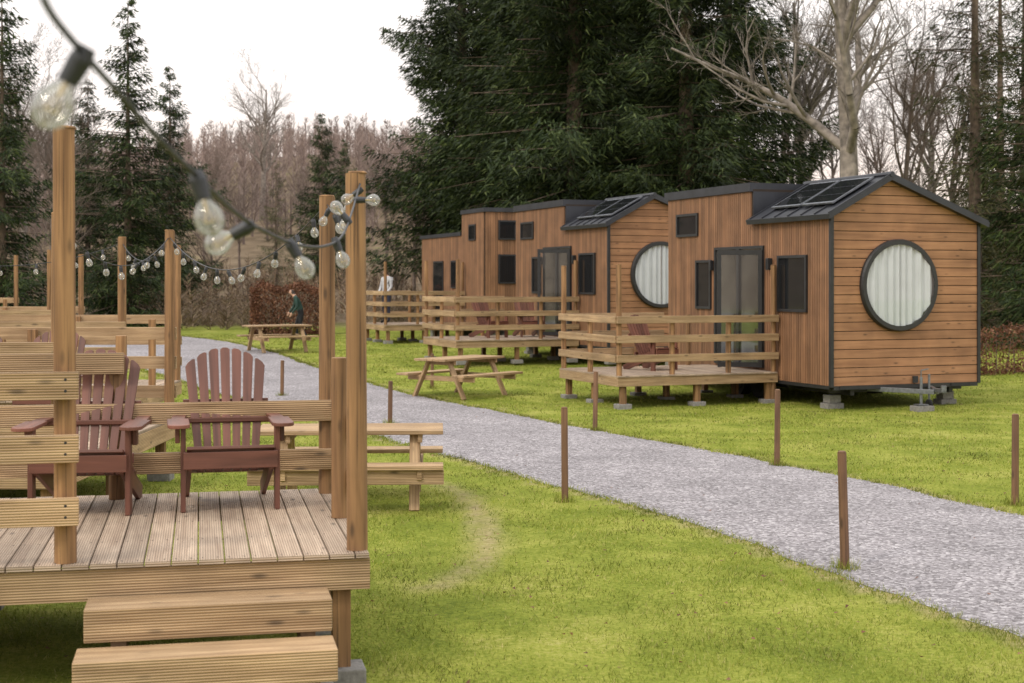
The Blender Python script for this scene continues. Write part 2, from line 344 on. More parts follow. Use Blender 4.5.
PE=np.where(sgn[:,None],ne[ie]-dirv[ie]*off[:,None],fe[ie]+dirv[ie]*off[:,None])+rng.normal(0,0.05,(ne_,2))*np.array([0.3,1.0])
X=np.r_[X,PE[:,0]];Y=np.r_[Y,PE[:,1]]; h=np.r_[h,rng.uniform(.02,.055,ne_)]; w=np.r_[w,rng.uniform(.004,.007,ne_)*np.clip(PE[:,1]/8,1,5)]; n=len(X)
an=rng.random(n)*6.283; ln=rng.random(n)*6.283; lean=rng.uniform(0.2,1.2,n)*h
P0=np.c_[X,Y,gz(X,Y)-0.002+gbump(X,Y)*(~inside_road(X,Y,0.6))]; P1=P0+np.c_[np.cos(ln)*lean,np.sin(ln)*lean,h]
Vg,Tg=tris(P0,P1,np.c_[np.cos(an)*w,np.sin(an)*w,np.zeros(n)])
npmesh('grass',Vg,Tg,M_grass)
n=900; Y=rng.uniform(6,30,n); X=(rng.random(n)-.5)*Y*0.95; P0=np.c_[X,Y,gz(X,Y)+gbump(X,Y)*(~inside_road(X,Y,0.6))+.03]; a=rng.random(n)*6.28
Vl,Tl=tris(P0,P0+np.c_[np.cos(a),np.sin(a),rng.normal(0,.3,n)]*.03,np.c_[-np.sin(a),np.cos(a),rng.normal(0,.3,n)]*.026)
npmesh('fallen_leaves',Vl,Tl,M_hedge)

# ---------------------------------------------------------------- trees
def spruce_np(seed,H,Rr,zb,tiers=0.42,nb=8,dens=1.0,tw=0.34,droop=0.32,hang=0.25,nw=0.075):
    g=np.random.default_rng(seed); P0=[];P1=[];W=[]; br=B()
    z=zb; azo=g.random(6)*6.28
    while z<H-0.3:
        t=(z-zb)/(H-zb); Lm=Rr*((1-t)**0.8)*(0.8+0.2*math.sin(z*1.3+seed))+0.15
        if t<0.08: Lm*=0.85
        for k in range(max(4,int(nb*(0.6+0.6*(1-t))))):
            if g.random()<0.1: continue
            az=g.random()*6.283; lob=1+0.25*math.sin(az*2+z*0.5+azo[0])+0.18*math.sin(az*3-z*0.9+azo[1]); Lb=Lm*lob*g.uniform(0.6,1.15); zz=z+g.uniform(-tiers,tiers)
            dr=droop*g.uniform(0.5,1.4)*(1-t*0.9); ns=max(3,int(Lb/0.14)); s=np.linspace(0.12,1,ns)
            d=np.array([math.cos(az),math.sin(az)]); side=np.array([-d[1],d[0]])
            cz=zz+0.15*s*Lb*t-dr*Lb*s**1.3+0.16*Lb*s**4
            if Lb>0.8: br.cyl((0,0,zz),(d[0]*Lb*0.8,d[1]*Lb*0.8,float(np.interp(0.8,s,cz))),0.035,0.012,n=3,caps=False)
            m=int(7*dens)
            for j in range(m):
                lat=g.uniform(-1,1,ns)*(0.30*Lb*(1-s*0.75)*0.9+0.06)
                c=np.c_[d[0]*s*Lb+side[0]*lat,d[1]*s*Lb+side[1]*lat,cz-np.abs(lat)*0.25+g.normal(0,0.04,ns)-hang*g.random(ns)**2.5*np.minimum(1,Lb)]
                a2=az+np.sign(lat)*g.uniform(0.2,1.2,ns); l2=tw*g.uniform(0.6,1.3,ns)
                e=c+np.c_[np.cos(a2)*l2,np.sin(a2)*l2,-l2*g.uniform(-0.1,1.1,ns)]
                wv=g.normal(size=(ns,3)); wv/=np.linalg.norm(wv,axis=1)[:,None]; wv*=(nw*g.uniform(0.6,1.4,ns))[:,None]
                P0.append(c);P1.append(e);W.append(wv)
        z+=tiers*g.uniform(0.8,1.2)
    P0=np.concatenate(P0);P1=np.concatenate(P1);W=np.concatenate(W)
    return P0,P1,W,br
_sp={}
def spruce(kind,name,x,y,s=1.0,rz=None,mat=None):
    if kind not in _sp:
        a={'mature':(11,25,4.9,3.4,0.44,10,2.0,0.25,0.24,0.65,.066),'mature2':(12,23,4.4,4.2,0.46,9,2.0,0.25,0.28,0.7,.066),'young':(13,13,3.2,0.5,0.34,9,1.4,0.23,0.25,0.3,.06),'larch':(14,18,3.6,1.6,0.75,6,1.0,0.28,0.15,.6,.05)}[kind]
        P0,P1,W,br=spruce_np(*a); Vv,T=tris(P0,P1,W); Ht=a[1]
        me=npmesh('crown',Vv,T,mat or M_spruce); mesh=me.data; bpy.data.objects.remove(me)
        tb=B(); rr=0.02*Ht*0.8; zz=np.linspace(-0.3,Ht-0.2,9)
        for i in range(8): tb.cyl((0,0,zz[i]),(0,0,zz[i+1]),rr*(1-zz[i]/Ht*0.95),rr*(1-zz[i+1]/Ht*0.95),n=9,caps=False)
        nb=len(tb.v); tb.v+=br.v; tb.f+=[[i+nb for i in f] for f in br.f]; tb.uv+=br.uv
        to=tb.obj('trunk',M_bark,smooth=True); tm=to.data; bpy.data.objects.remove(to); _sp[kind]=(mesh,tm)
    mesh,tm=_sp[kind]; e=empty(name,(x,y,G(x,y)-0.1),rz if rz is not None else random.random()*6); e.scale=(s,s,s*random.uniform(0.95,1.05))
    for nm,dd in (('crown',mesh),('trunk',tm)):
        o=bpy.data.objects.new(nm,dd); bpy.context.collection.objects.link(o); o.parent=e
def P(px,Y): return (px-512)/F*Y
for px,Yd,kd,s in [(462,60,'mature',0.98),(528,56,'mature2',1.05),(575,51,'mature',1.05),(632,58,'mature2',1.1),(686,49,'mature2',1.0),(728,55,'mature',0.95),(560,66,'mature',1.1),(660,68,'mature',1.1),(500,72,'mature',1.0)]:
    spruce(kd,'spruce_tree',P(px,Yd),Yd,s)
for px,Yd,s in [(128,62,1.06),(170,80,1.05),(2,50,0.92),(322,100,0.98),(345,130,0.8),(88,92,1.1),(1048,42,0.95),(985,62,.85)]:
    spruce('young','spruce_tree',P(px,Yd),Yd,s)
for px,Yd,s in [(975,44,0.9),(1026,46,1.0),(276,92,0.5),(1000,56,.9)]:
    spruce('larch','pine_tree',P(px,Yd),Yd,s,mat=M_pine)

def bare_mesh(seed,H,r0,mat,lv=4,spread=0.75,fork=0.35):
    rd=random.Random(seed); tb=B()
    def grow(p,d,l,r,lev):
        nseg=[7,5,4,3,2][lev]; sd=[9,6,4,3,3][lev]; pts=[(p.copy(),r)]
        q=p.copy(); dd=d.copy()
        for i in range(nseg):
            wv=Vector((rd.gauss(0,1),rd.gauss(0,1),rd.gauss(0,0.7)))*(0.06 if lev==0 else 0.17)
            dd=(dd+wv+Vector((0,0,0.07 if lev<3 else 0.02))).normalized(); q2=q+dd*(l/nseg); r2=r*(1-(i+1)/nseg*0.8)
            tb.cyl(q,q2,pts[-1][1],r2,n=sd,caps=False); q=q2; pts.append((q2.copy(),r2))
        if lev<lv:
            nk=[15,9,7,5][lev]
            for k in range(nk):
                t=rd.uniform(fork if lev==0 else 0.18,1.0); i=min(nseg-1,int(t*nseg)); fr=t*nseg-i
                pp=pts[i][0].lerp(pts[i+1][0],fr); rr=pts[i][1]*(1-fr)+pts[i+1][1]*fr
                axis=(pts[i+1][0]-pts[i][0]).normalized(); o=axis.orthogonal().normalized(); o.rotate(Matrix.Rotation(rd.random()*6.283,3,axis))
                a=rd.uniform(0.5,1.0)*spread*1.3; nd=(axis*math.cos(a)+o*math.sin(a)+Vector((0,0,0.15))).normalized()
                grow(pp,nd,l*rd.uniform(0.32,0.55)*(1.1-0.35*t),max(rr*0.6,0.007),lev+1)
    grow(Vector((0,0,-0.3)),Vector((0,0,1)),H,r0,0)
    o=tb.obj('branches',mat,smooth=True); me=o.data; bpy.data.objects.remove(o); return me
bm=[bare_mesh(21,14,0.33,M_barkg),bare_mesh(22,12,0.2,M_twig),bare_mesh(23,10,0.14,M_twig,lv=3,fork=0.1)]
def bare(k,x,y,s=1,name='bare_tree',rz=None):
    e=empty(name,(x,y,G(x,y)),random.random()*6 if rz is None else rz); e.scale=(s,s,s); o=bpy.data.objects.new('branches',bm[k]); bpy.context.collection.objects.link(o); o.parent=e
bare(0,P(862,42),42,1.15,rz=2.0)
for k,px,Yd,s in [(0,812,60,1.0),(1,905,58,0.95),(1,782,75,1.1),(0,925,70,0.9),(1,955,62,0.95),(1,835,80,.9),(1,880,85,.9),(2,990,58,1.2),
                  (0,30,75,0.85),(1,62,68,0.8),(1,-10,60,0.8),(1,205,110,0.7),(1,240,95,0.55),(1,385,85,0.6),(0,262,150,1.0),(1,300,120,0.6),(1,350,78,0.45),(1,415,70,0.55),(2,430,62,0.6),(2,395,64,0.5),(2,215,88,0.7),(2,20,66,.8),(2,50,58,.7)]:
    bare(k,P(px,Yd),Yd,s)
def thicket(name,n,xr,yr,hr,mat,tw,wd,seed,fan=0.35,trunk=True,accept=None):
    g=np.random.default_rng(seed); x=g.uniform(*xr,n); y=g.uniform(*yr,n)
    if accept is not None: k=accept(x,y); x,y=x[k],y[k]; n=len(x)
    H=g.uniform(*hr,n); z=gz(x,y); base=np.c_[x,y,z-0.2]
    P0=[];P1=[];W=[]
    if trunk:
        P0.append(base); P1.append(base+np.c_[g.normal(0,.3,n),g.normal(0,.3,n),H]); a=g.random(n)*6.28; W.append(np.c_[np.ones(n),0*a,0*a]*(wd*2.2))
    s=g.uniform(0.15,0.9,(n,tw)); az=g.random((n,tw))*6.283; l=H[:,None]*g.uniform(0.15,0.4,(n,tw))*(1.15-s); 
    c=base[:,None,:]+np.stack([np.cos(az)*l*0.15,np.sin(az)*l*0.15,H[:,None]*s],-1)
    e=c+np.stack([np.cos(az)*l*fan*2,np.sin(az)*l*fan*2,l*g.uniform(0.4,1.1,(n,tw))],-1)
    a=g.random((n,tw))*6.28; w=np.stack([np.cos(a),np.sin(a)*0.3,np.zeros_like(a)],-1)*wd
    P0.append(c.reshape(-1,3));P1.append(e.reshape(-1,3));W.append(w.reshape(-1,3))
    P0=np.concatenate(P0);P1=np.concatenate(P1);W=np.concatenate(W); Vv,T=tris(P0,P1,W); return npmesh(name,Vv,T,mat)
thicket('distant_forest',2900,(-150,120),(135,250),(4,8),M_forest_hazed,85,0.12,31)
thicket('woodland_scrub',900,(-45,60),(66,112),(1.0,2.8),M_scrub,80,0.05,32,fan=0.5)
thicket('undergrowth',420,(-14,34),(56,68),(0.8,2.2),M_scrub,90,0.045,33,fan=0.6,trunk=False)
def hedge(name,x,y,w,d,h,rz,n,mat=M_hedge,lf=0.07):
    g=np.random.default_rng(int(abs(x*13+y*7))); u=g.uniform(-1,1,(n,3)); ax=g.integers(0,3,n); m=g.random(n)<0.75
    u[np.arange(n)[m],ax[m]]=np.sign(u[np.arange(n)[m],ax[m]])*g.uniform(0.82,1.06,m.sum())
    p=u*np.array([w/2,d/2,h/2])+np.array([0,0,h/2]); p[:,2]+=0.10*np.sin(p[:,0]*5)+g.normal(0,.05,n); p[:,2]=np.abs(p[:,2])
    dv=g.normal(size=(n,3)); dv/=np.linalg.norm(dv,axis=1)[:,None]; wv=g.normal(size=(n,3)); wv/=np.linalg.norm(wv,axis=1)[:,None]
    Vv,T=tris(p,p+dv*lf,wv*lf*0.8); o=npmesh('foliage',Vv,T,mat); e=empty(name,(x,y,G(x,y)),rz); o.parent=e
    tb=B()
    for i in range(int(w*4)):
        xx=-w/2+w*(i+.5)/int(w*4); tb.cyl((xx,0,-.1),(xx+random.uniform(-.1,.1),random.uniform(-.1,.1),h*0.9),0.02,0.005,n=5)
    tb.obj('stems',M_twig,parent=e)
hedge('beech_hedge',P(290,52),52,2.7,1.3,1.75,0.1,11000,lf=.09)
hedge('beech_hedge',P(1048,33),33,4.6,0.8,1.0,0.3,7500,lf=0.07)
hedge('beech_hedge',P(200,62),62,5,1.2,1.3,0.1,6000,mat=M_scrub)

# ---------------------------------------------------------------- decks
def chair(name,parent,x,y,z,rz=0,mat=M_chair,bev=0.004):
    e=empty(name,(x,y,z),rz); 
    if parent is not None: e.parent=parent
    b=B()
    for sx in (-1,1):
        b.box((sx*0.30,0.02,0.275),(0.032,0.10,0.55))
        b.beam((sx*0.262,-0.03,0.33),(sx*0.262,0.80,0.02),0.03,0.12)
        b.box((sx*0.335,0.07,0.50),(0.03,0.07,0.12))
    b.obj('legs',mat,e,bevel=bev)
    b=B()
    for i in range(6):
        t=i/5; yy=-0.04+0.5*t; zz=0.405-0.19*t; b.box((0,yy,zz),(0.56,0.082,0.022),Matrix.Rotation(-0.36,3,'X'))
    b.box((0,-0.062,0.335),(0.60,0.022,0.11))
    b.obj('seat',mat,e,bevel=bev)
    b=B()
    for sx in (-1,1):
        b.mm(sx*0.33-0.07,sx*0.33+0.07,-0.10,0.30,0.552,0.576); 
        b.beam((sx*0.33,0.29,0.564),(sx*0.31,0.66,0.564),0.09,0.0225)
        b.lathe((sx*0.33,-0.10,0.552),[(0,0),(0.069,0),(0.069,0.0235),(0,0.0235)],n=16)
    b.box((0,0.56,0.54),(0.74,0.05,0.03))
    b.obj('armrests',mat,e,bevel=bev)
    b=B(); lean=0.42; o0=Vector((0,0.42,0.20)); ex=Vector((1,0,0)); ev=Vector((0,math.sin(lean),math.cos(lean))); nn=ex.cross(ev)
    for i in range(7):
        k=i-3; b0_=k*0.060; t0=k*0.080; w0=0.0235; w1=0.0325
        pts=[(b0_-w0,0),(b0_+w0,0)]
        def topz(u): return 0.90-1.55*u*u-0.6*abs(u)**3
        up_=[]
        for j in range(5):
            u=t0+w1-j*(2*w1/4); up_.append((u,topz(u)-(0.012 if j in(0,4) else 0)))
        pts+=up_
        b.slab([o0+ex*p[0]+ev*p[1] for p in pts],nn,0.02)
    b.obj('backrest',mat,e,bevel=bev*.7)
    b=B(); b.beam((-0.29,0.655,0.64),(0.29,0.655,0.64),0.03,0.07); b.beam((-0.26,0.52,0.30),(0.26,0.52,0.30),0.03,0.07); b.obj('back_rails',mat,e,bevel=bev)
    return e
def deck_core(e,x0,x1,y0,y1,zt,bev=0.003,fas=0.19,bd=0.14,nsup=3):
    b=B(); x=x0
    while x<x1-0.03:
        xe=min(x+bd,x1); b.mm(x,xe-0.007,y0-0.02+random.uniform(-.003,.003),y1,zt-0.028,zt+random.uniform(-.002,.002)); x=xe
    b.obj('deck_boards',M_floor,e,bevel=bev)
    b=B(); zf=zt-0.031
    b.mm(x0,x1,y0,y0+0.045,zf-fas,zf); b.mm(x0,x1,y1-0.045,y1,zf-fas,zf)
    b.mm(x1-0.045,x1,y0+0.047,y1-0.047,zf-fas,zf); b.mm(x0,x0+0.045,y0+0.047,y1-0.047,zf-fas,zf)
    b.obj('fascia',M_board,e,bevel=bev)
    b=B(); n=max(2,int((x1-x0)/0.6))
    for i in range(1,n): xx=x0+(x1-x0)*i/n; b.mm(xx-.025,xx+.025,y0+.05,y1-.05,zf-0.15,zf-0.002)
    b.obj('joists',M_under,e)
    b=B(); c=B()
    for i in range(nsup):
        for yy in (y0+0.11,(y0+y1)/2,y1-0.11):
            xx=x0+0.15+(x1-x0-0.30)*i/(nsup-1); b.box((xx,yy,(zf-fas)/2+0.02),(0.1,0.1,zf-fas-0.06))
            c.box((xx,yy,0.03),(0.26,0.22,0.10))
    b.obj('supports',M_post,e,bevel=bev); c.obj('concrete_pads',M_conc,e,bevel=0.01)
def posts(e,L,r=0.056,n=14,nm='posts'):
    b=B()
    for (x,y,z0,z1) in L:
        b.cyl((x,y,z0),(x+random.uniform(-.012,.012),y,z1-0.012),r,r*0.96,n=n,caps=False); b.cyl((x,y,z1-0.013),(x,y,z1),r*0.96,r*0.85,n=n)
    return b.obj(nm,M_post,e,smooth=False,bevel=0)
def smooth_obj(o):
    me=o.data; s=[len(p.vertices)==4 for p in me.polygons]; me.polygons.foreach_set('use_smooth',s); return o
A1=math.atan2(.214,.977)
D=empty('wooden_deck',(-0.78,7.82,0),A1)
deck_core(D,-4.7,0,0,2.5,0.72,fas=0.17)
smooth_obj(posts(D,[(-0.06,0.10,0.72,2.82),(-0.04,2.28,0.72,2.82),(-1.61,0.065,0.72,3.03)],r=0.058,n=20))
smooth_obj(posts(D,[(-4.4,0.06,0.72,3.0),(-4.4,2.3,0.72,2.85)],r=0.058,nm='posts_far_end'))
b=B(); b.cyl((-0.05,1.2,0.72),(-0.05,1.2,1.73),.055,n=20); b.cyl((-1.47,2.30,.72),(-1.47,2.30,1.70),.055,n=20); b.box((-3.1,2.30,1.21),(0.1,0.09,0.98)); b.box((-3.0,0.065,1.21),(0.1,0.09,0.98))
b.obj('short_posts',M_post,D,bevel=0.004)
b=B()
for z1 in (1.735,1.405,1.075): b.mm(-4.65,-1.535,-0.055,-0.01+0.0,z1-0.145,z1)
for z1 in (1.38,1.04): b.mm(-4.65,0.02,2.195,2.235,z1-0.145,z1)
b.mm(-4.65,-1.42,2.195,2.235,1.58,1.725)
b.obj('rails',M_board,D,bevel=0.004)
b=B()
for z1 in (1.38,1.04): b.mm(0.011,0.05,1.10,2.18,z1-0.145,z1)
b.obj('side_rails',M_board,D,bevel=0.004)
b=B(); b.mm(-1.49,-0.235,-0.32,-0.03,0.375,0.545); b.mm(-1.52,-0.235,-0.63,-0.34,0.195,0.36)
b.obj('steps',M_board,D,bevel=0.008)
b=B()
for xx in (-1.32,-0.36): b.mm(xx-.04,xx+.04,-0.29,-0.02,0.02,0.374); b.mm(xx-.04,xx+.04,-0.6,-0.295,0.02,0.194)
b.obj('step_supports',M_under,D,bevel=0.004)
c=B(); c.box((-0.36,-0.35,0.02),(0.3,0.6,0.06)); c.box((-1.32,-0.35,0.02),(0.3,0.6,0.06)); c.obj('step_pads',M_conc,D,bevel=0.01)
b=B()
for i in range(33):
    xx=-4.63+i*0.14
    for yy in (.03,.62,1.24,1.86,2.42): b.lathe((xx+.03,yy,0.7225),[(0.006,0),(0.0,0.001)],n=6); b.lathe((xx+.09,yy,0.7225),[(0.006,0),(0,0.001)],n=6)
for z1 in (1.735,1.405,1.075):
    for dz in (0.04,0.10): b.lathe((-1.60,-0.0552,z1-dz),[(0.008,0),(0,0.002)],axis=(0,-1,0),n=8)
b.obj('screws',M_rub,D)
chair('adirondack_chair',D,-0.72,1.62,0.722,0.03)
chair('adirondack_chair',D,-1.66,1.60,0.722,-0.10)

def simple_deck(name,x,y,rz,W,Dp,zt=0.6,tall=(),gaps=()):
    e=empty(name,(x,y,G(x,y)),rz); deck_core(e,-W,0,0,Dp,zt)
    T=[(-0.06,0.08),(-W+0.06,0.08),(-0.06,Dp-0.08),(-W+0.06,Dp-0.08)]
    smooth_obj(posts(e,[(a,b_,zt,zt+(2.12 if i in tall else 1.0)) for i,(a,b_) in enumerate(T)],r=0.056,n=12))
    b=B(); n=max(1,round(W/1.5))
    for i in range(1,n):
        b.box((-W*i/n,0.08,zt+.5),(.09,.09,1.0)); b.box((-W*i/n,Dp-.08,zt+.5),(.09,.09,1.0))
    b.box((-.06,Dp/2,zt+.5),(.09,.09,1.0)); b.box((-W+.06,Dp/2,zt+.5),(.09,.09,1.0)); b.obj('short_posts',M_post,e,bevel=.004)
    b=B()
    for z1 in (1.02,0.69,0.36):
        if 'f' not in gaps: b.mm(-W,0,-0.03,0.018,zt+z1-0.14,zt+z1)
        if 'b' not in gaps: b.mm(-W,0,Dp-.02,Dp+.025,zt+z1-.14,zt+z1)
        if 'r' not in gaps: b.mm(0.0,0.045,0.02,Dp-.03,zt+z1-.14,zt+z1)
        if 'l' not in gaps: b.mm(-W-.045,-W,0.02,Dp-.03,zt+z1-.14,zt+z1)
    b.obj('rails',M_board,e,bevel=.004); return e
N1=simple_deck('wooden_deck',-3.80,12.0,0.0,3.2,4.1,zt=0.68,tall=(0,2),gaps=('r','l'))
chair('adirondack_chair',N1,-1.0,2.6,0.68,0.1); chair('adirondack_chair',N1,-2.0,2.7,0.68,0.0)
N2=simple_deck('wooden_deck',-5.0,18.4,0.05,3.2,4.0,zt=0.68,tall=(0,1,2,3),gaps=('r',))
N3=simple_deck('wooden_deck',-8.4,26.0,0.15,3.2,4.0,zt=0.68,tall=(0,1,2,3),gaps=('r',))
N4=simple_deck('wooden_deck',-12.0,33.0,0.2,3.2,4.0,zt=0.68,tall=(0,1,2,3),gaps=('r',))

# ---------------------------------------------------------------- cabins
A2=math.atan2(.3676,.93)
W_=3.12; FL=0.42
def cabin(x,y,dz):
    e=empty('tiny_house',(x,y,dz),A2); L0=6.0; ys_=2.6
    b=B(); b.prism([(0.02,FL),(W_-.02,FL),(W_-.02,3.27),(1.17,3.98),(0.02,3.34)],0.03,ys_); b.mm(0.02,W_-.02,ys_+.002,L0,FL,3.98); b.obj('wall_core',M_dark,e)
    b=B(); n=80
    for i in range(n):
        yy=0.04+(L0-0.08)*(i+.5)/n; zt=3.34 if yy<ys_ else 3.93
        b.mm(-0.012,0.018,yy-0.030,yy+0.030,FL+random.uniform(0,.004),zt)
        b.mm(W_-.018,W_+.012,yy-0.030,yy+0.030,FL,zt-(0.1 if yy<ys_ else 0))
    for i in range(40):
        xx=0.03+(W_-0.06)*(i+.5)/40; b.mm(xx-.033,xx+.033,L0+.001,L0+.03,FL,3.93)
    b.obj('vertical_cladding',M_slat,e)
    b=B(); z=FL; pt=0.158
    XL=lambda z: 0.0 if z<3.36 else (z-3.36)/.64*1.17
    XR=lambda z: W_ if z<3.26 else W_-(z-3.26)/.74*1.95
    while z<3.98:
        za,zb=z,min(z+pt-0.012,3.985)
        pl=[(XL(za),za),(XR(za),za)]
        if za<3.26<zb: pl.append((W_,3.26))
        pl+=[(XR(zb),zb),(XL(zb),zb)]
        if za<3.36<zb: pl.append((0.0,3.36))
        jy=random.uniform(-.002,.002)
        if XR(zb)-XL(zb)>0.03: b.prism(pl,-0.008+jy,0.028)
        z+=pt
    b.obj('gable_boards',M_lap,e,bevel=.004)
    b=B()
    b.mm(-0.03,0.03,-0.035,0.035,FL-.02,3.36); b.mm(W_-.03,W_+.03,-0.035,0.035,FL-.02,3.26)
    b.mm(0.031,W_-.031,-0.03,0.02,FL-.07,FL-.002)
    b.mm(-0.02,0.02,0.036,L0,FL-.06,FL-.002); b.obj('trim',M_black,e)
    b=B(); y0=-0.13
    b.prism([(-0.12,3.30),(1.17,4.00),(1.17,4.09),(-0.14,3.385)],y0,ys_)
    b.prism([(1.1702,4.00),(W_+.14,3.20),(W_+.16,3.29),(1.1702,4.09)],y0,ys_)
    for i in range(7):
        yy=y0+0.02+i*0.43
        b.beam((-0.13,yy,3.40),(1.16,yy,4.105),0.022,0.035); b.beam((1.18,yy,4.105),(W_+.14,yy,3.305),0.022,0.035)
    b.mm(-0.05,W_+.05,ys_+.003,L0+.06,3.935,4.10); b.mm(0.02,W_-.02,ys_-.02,ys_+.0015,3.3,3.934)
    b.cyl((1.17,y0-.01,4.10),(1.17,ys_,4.10),0.05,n=8)
    b.obj('roof',M_roof,e)
    b=B(); g=B(); sl=(4.105-3.40)/1.29
    for k in range(2):
        yc=0.62+k*1.02; xa,xb=0.12,0.98; za,zb=3.40+(xa+.13)*sl+.055,3.40+(xb+.13)*sl+.055
        b.beam((xa,yc,za),(xb,yc,zb),0.96,0.03)
        for q in range(3):
            u0=xa+.04+(xb-xa-.08)*q/3+.006; u1=xa+.04+(xb-xa-.08)*(q+1)/3-.006
            g.beam((u0,yc,za+(u0-xa)*sl+.004),(u1,yc,za+(u1-xa)*sl+.004),0.90,0.03)
    b.obj('solar_panel_frames',M_galv,e); g.obj('solar_panels',M_glassd,e)
    cx,cz,rr=1.38,2.16,0.72
    b=B()
    prof=[(rr-0.005,-0.02),(rr-0.005,0.075),(rr+0.07,0.075),(rr+0.09,0.04),(rr+0.09,-0.02)]
    b.lathe((cx,-0.02,cz),prof,axis=(0,-1,0),n=64); b.obj('round_window_frame',M_black,e,smooth=False)
    nu=150; V=[];T=[]
    xs_=np.linspace(-rr,rr,nu)
    for i,xx in enumerate(xs_):
        hh=math.sqrt(max(rr*rr-xx*xx,1e-6)); d=-0.048+0.024*math.sin(xx*40+1.6*math.sin(xx*7))+0.006*math.sin(xx*97)
        if abs(xx-.01)<.015: d+=.03
        V+= [(cx+xx,d,cz-hh),(cx+xx,d,cz+hh)]
        if i: a=2*i; T.append((a-2,a,a+1,a-1))
    npmesh('curtain',V,T,M_curt,e).data.polygons.foreach_set('use_smooth',[True]*len(T))
    b=B(); b.lathe((cx,-0.086,cz),[(0,0),(rr,0)],axis=(0,-1,0),n=64); b.obj('round_window_glass',M_glass,e)
    fr=B(); gl=B(); gr=B()
    def win(y0,y1,z0,z1,mull=0,tgt=None):
        xo=-0.05; t=0.05
        fr.mm(xo,0.0,y0,y0+t,z0,z1); fr.mm(xo,0.0,y1-t,y1,z0,z1); fr.mm(xo,0,y0+t,y1-t,z0,z0+t); fr.mm(xo,0,y0+t,y1-t,z1-t,z1)
        for k in range(mull):
            ym=y0+(y1-y0)*(k+1)/(mull+1); fr.mm(xo-.004,0,ym-.045,ym+.045,z0+t,z1-t)
        (tgt or gl).mm(-0.022,-0.014,y0+t,y1-t,z0+t,z1-t)
    win(.71,1.66,1.68,2.70); win(2.14,3.96,0.62,2.90,mull=1,tgt=gr); win(4.12,4.73,1.68,2.66); win(4.65,5.55,3.15,3.62)
    fr.obj('window_frames',M_black,e); gl.obj('window_glass',M_glassd,e); gr.obj('door_glass',M_glassr,e)
    b=B(); h0=Vector((-0.055,2.16,0)); dl_=Vector((-0.80,0.42,0)).normalized(); w_=0.82
    for s0,s1 in ((0,.07),(w_-.07,w_)): b.beam(h0+dl_*((s0+s1)/2)+Vector((0,0,.63)),h0+dl_*((s0+s1)/2)+Vector((0,0,2.82)),.045,.07,up=dl_)
    for zz in (.68,2.77): b.beam(h0+dl_*.07+Vector((0,0,zz)),h0+dl_*(w_-.07)+Vector((0,0,zz)),.04,.09)
    b.obj('door_leaf_frame',M_black,e)
    b=B(); b.beam(h0+dl_*.072+Vector((0,0,1.725)),h0+dl_*(w_-.072)+Vector((0,0,1.725)),.012,1.99); b.obj('door_leaf_glass',M_glass,e)
    b=B(); b.box((-0.07,1.90,2.55),(0.10,0.09,0.22)); b.box((-0.07,4.04,2.55),(0.08,0.07,0.2)); b.obj('wall_lamps',M_black,e,bevel=.01)
    b=B()
    for xx in (0.5,2.6): b.mm(xx-.04,xx+.04,0.1,5.9,0.24,FL-.072)
    for yy in (0.3,1.6,3,4.4,5.7): b.mm(.15,W_-.15,yy-.03,yy+.03,0.28,FL-.075)
    b.obj('chassis',M_black,e)
    b=B(); b.beam((0.9,0.2,0.34),(1.50,-0.85,0.34),0.06,0.08); b.beam((2.2,0.2,0.34),(1.56,-0.85,0.34),0.06,0.08)
    b.cyl((1.40,-0.62,0.12),(1.40,-0.62,0.58),0.028,n=10); b.cyl((1.40,-0.62,0.58),(1.40,-0.62,0.70),0.012,n=8); b.beam((1.40,-0.62,0.70),(1.55,-0.62,0.72),0.02,0.02); b.beam((1.53,-0.8,0.37),(1.53,-1.08,0.37),0.08,0.07); b.cyl((1.53,-1.05,0.36),(1.53,-1.05,0.46),0.05,n=10); b.mm(1.3,1.5,-.7,-.54,.10,.12)
    b.cyl((1.66,-.5,.15),(1.66,-.5,.62),.022,n=8); b.obj('tow_hitch',M_galv,e,bevel=.004)
    b=B(); b.lathe((1.63,-.50,.10),[(0,0),(.07,0),(.09,.015),(.09,.045),(.07,.06),(0,.06)],axis=(1,0,0),n=18); b.obj('jockey_wheel',M_rub,e)
    b=B(); b.box((1.72,-0.045,0.50),(0.10,0.03,0.12)); b.mm(0.15,0.55,-0.05,-.032,.36,.42); b.mm(2.5,2.9,-0.05,-.032,.36,.42); b.obj('lights',M_rub,e)
    b=B()
    for (xx,yy) in ((0.32,0.45),(1.42,-0.62),(2.75,0.45),(0.3,5.6),(2.8,5.6)):
        b.box((xx,yy,0.04),(0.34,0.24,0.10)); 
        if yy>0: b.box((xx,yy,0.165),(0.24,0.2,0.14))
    b.obj('concrete_blocks',M_conc,e,bevel=.008)
    b=B()
    for xx in (0.28,W_-.28):
        for yy in (2.7,3.45):
            b.lathe((xx-.1,yy,0.30),[(0.0,0),(.17,0),(.18,.02),(.28,.0),(.30,.03),(.30,.17),(.28,.2),(.18,.18),(0,.18)],axis=(1,0,0),n=24)
    b.obj('wheels',M_rub,e,smooth=False)
    return e
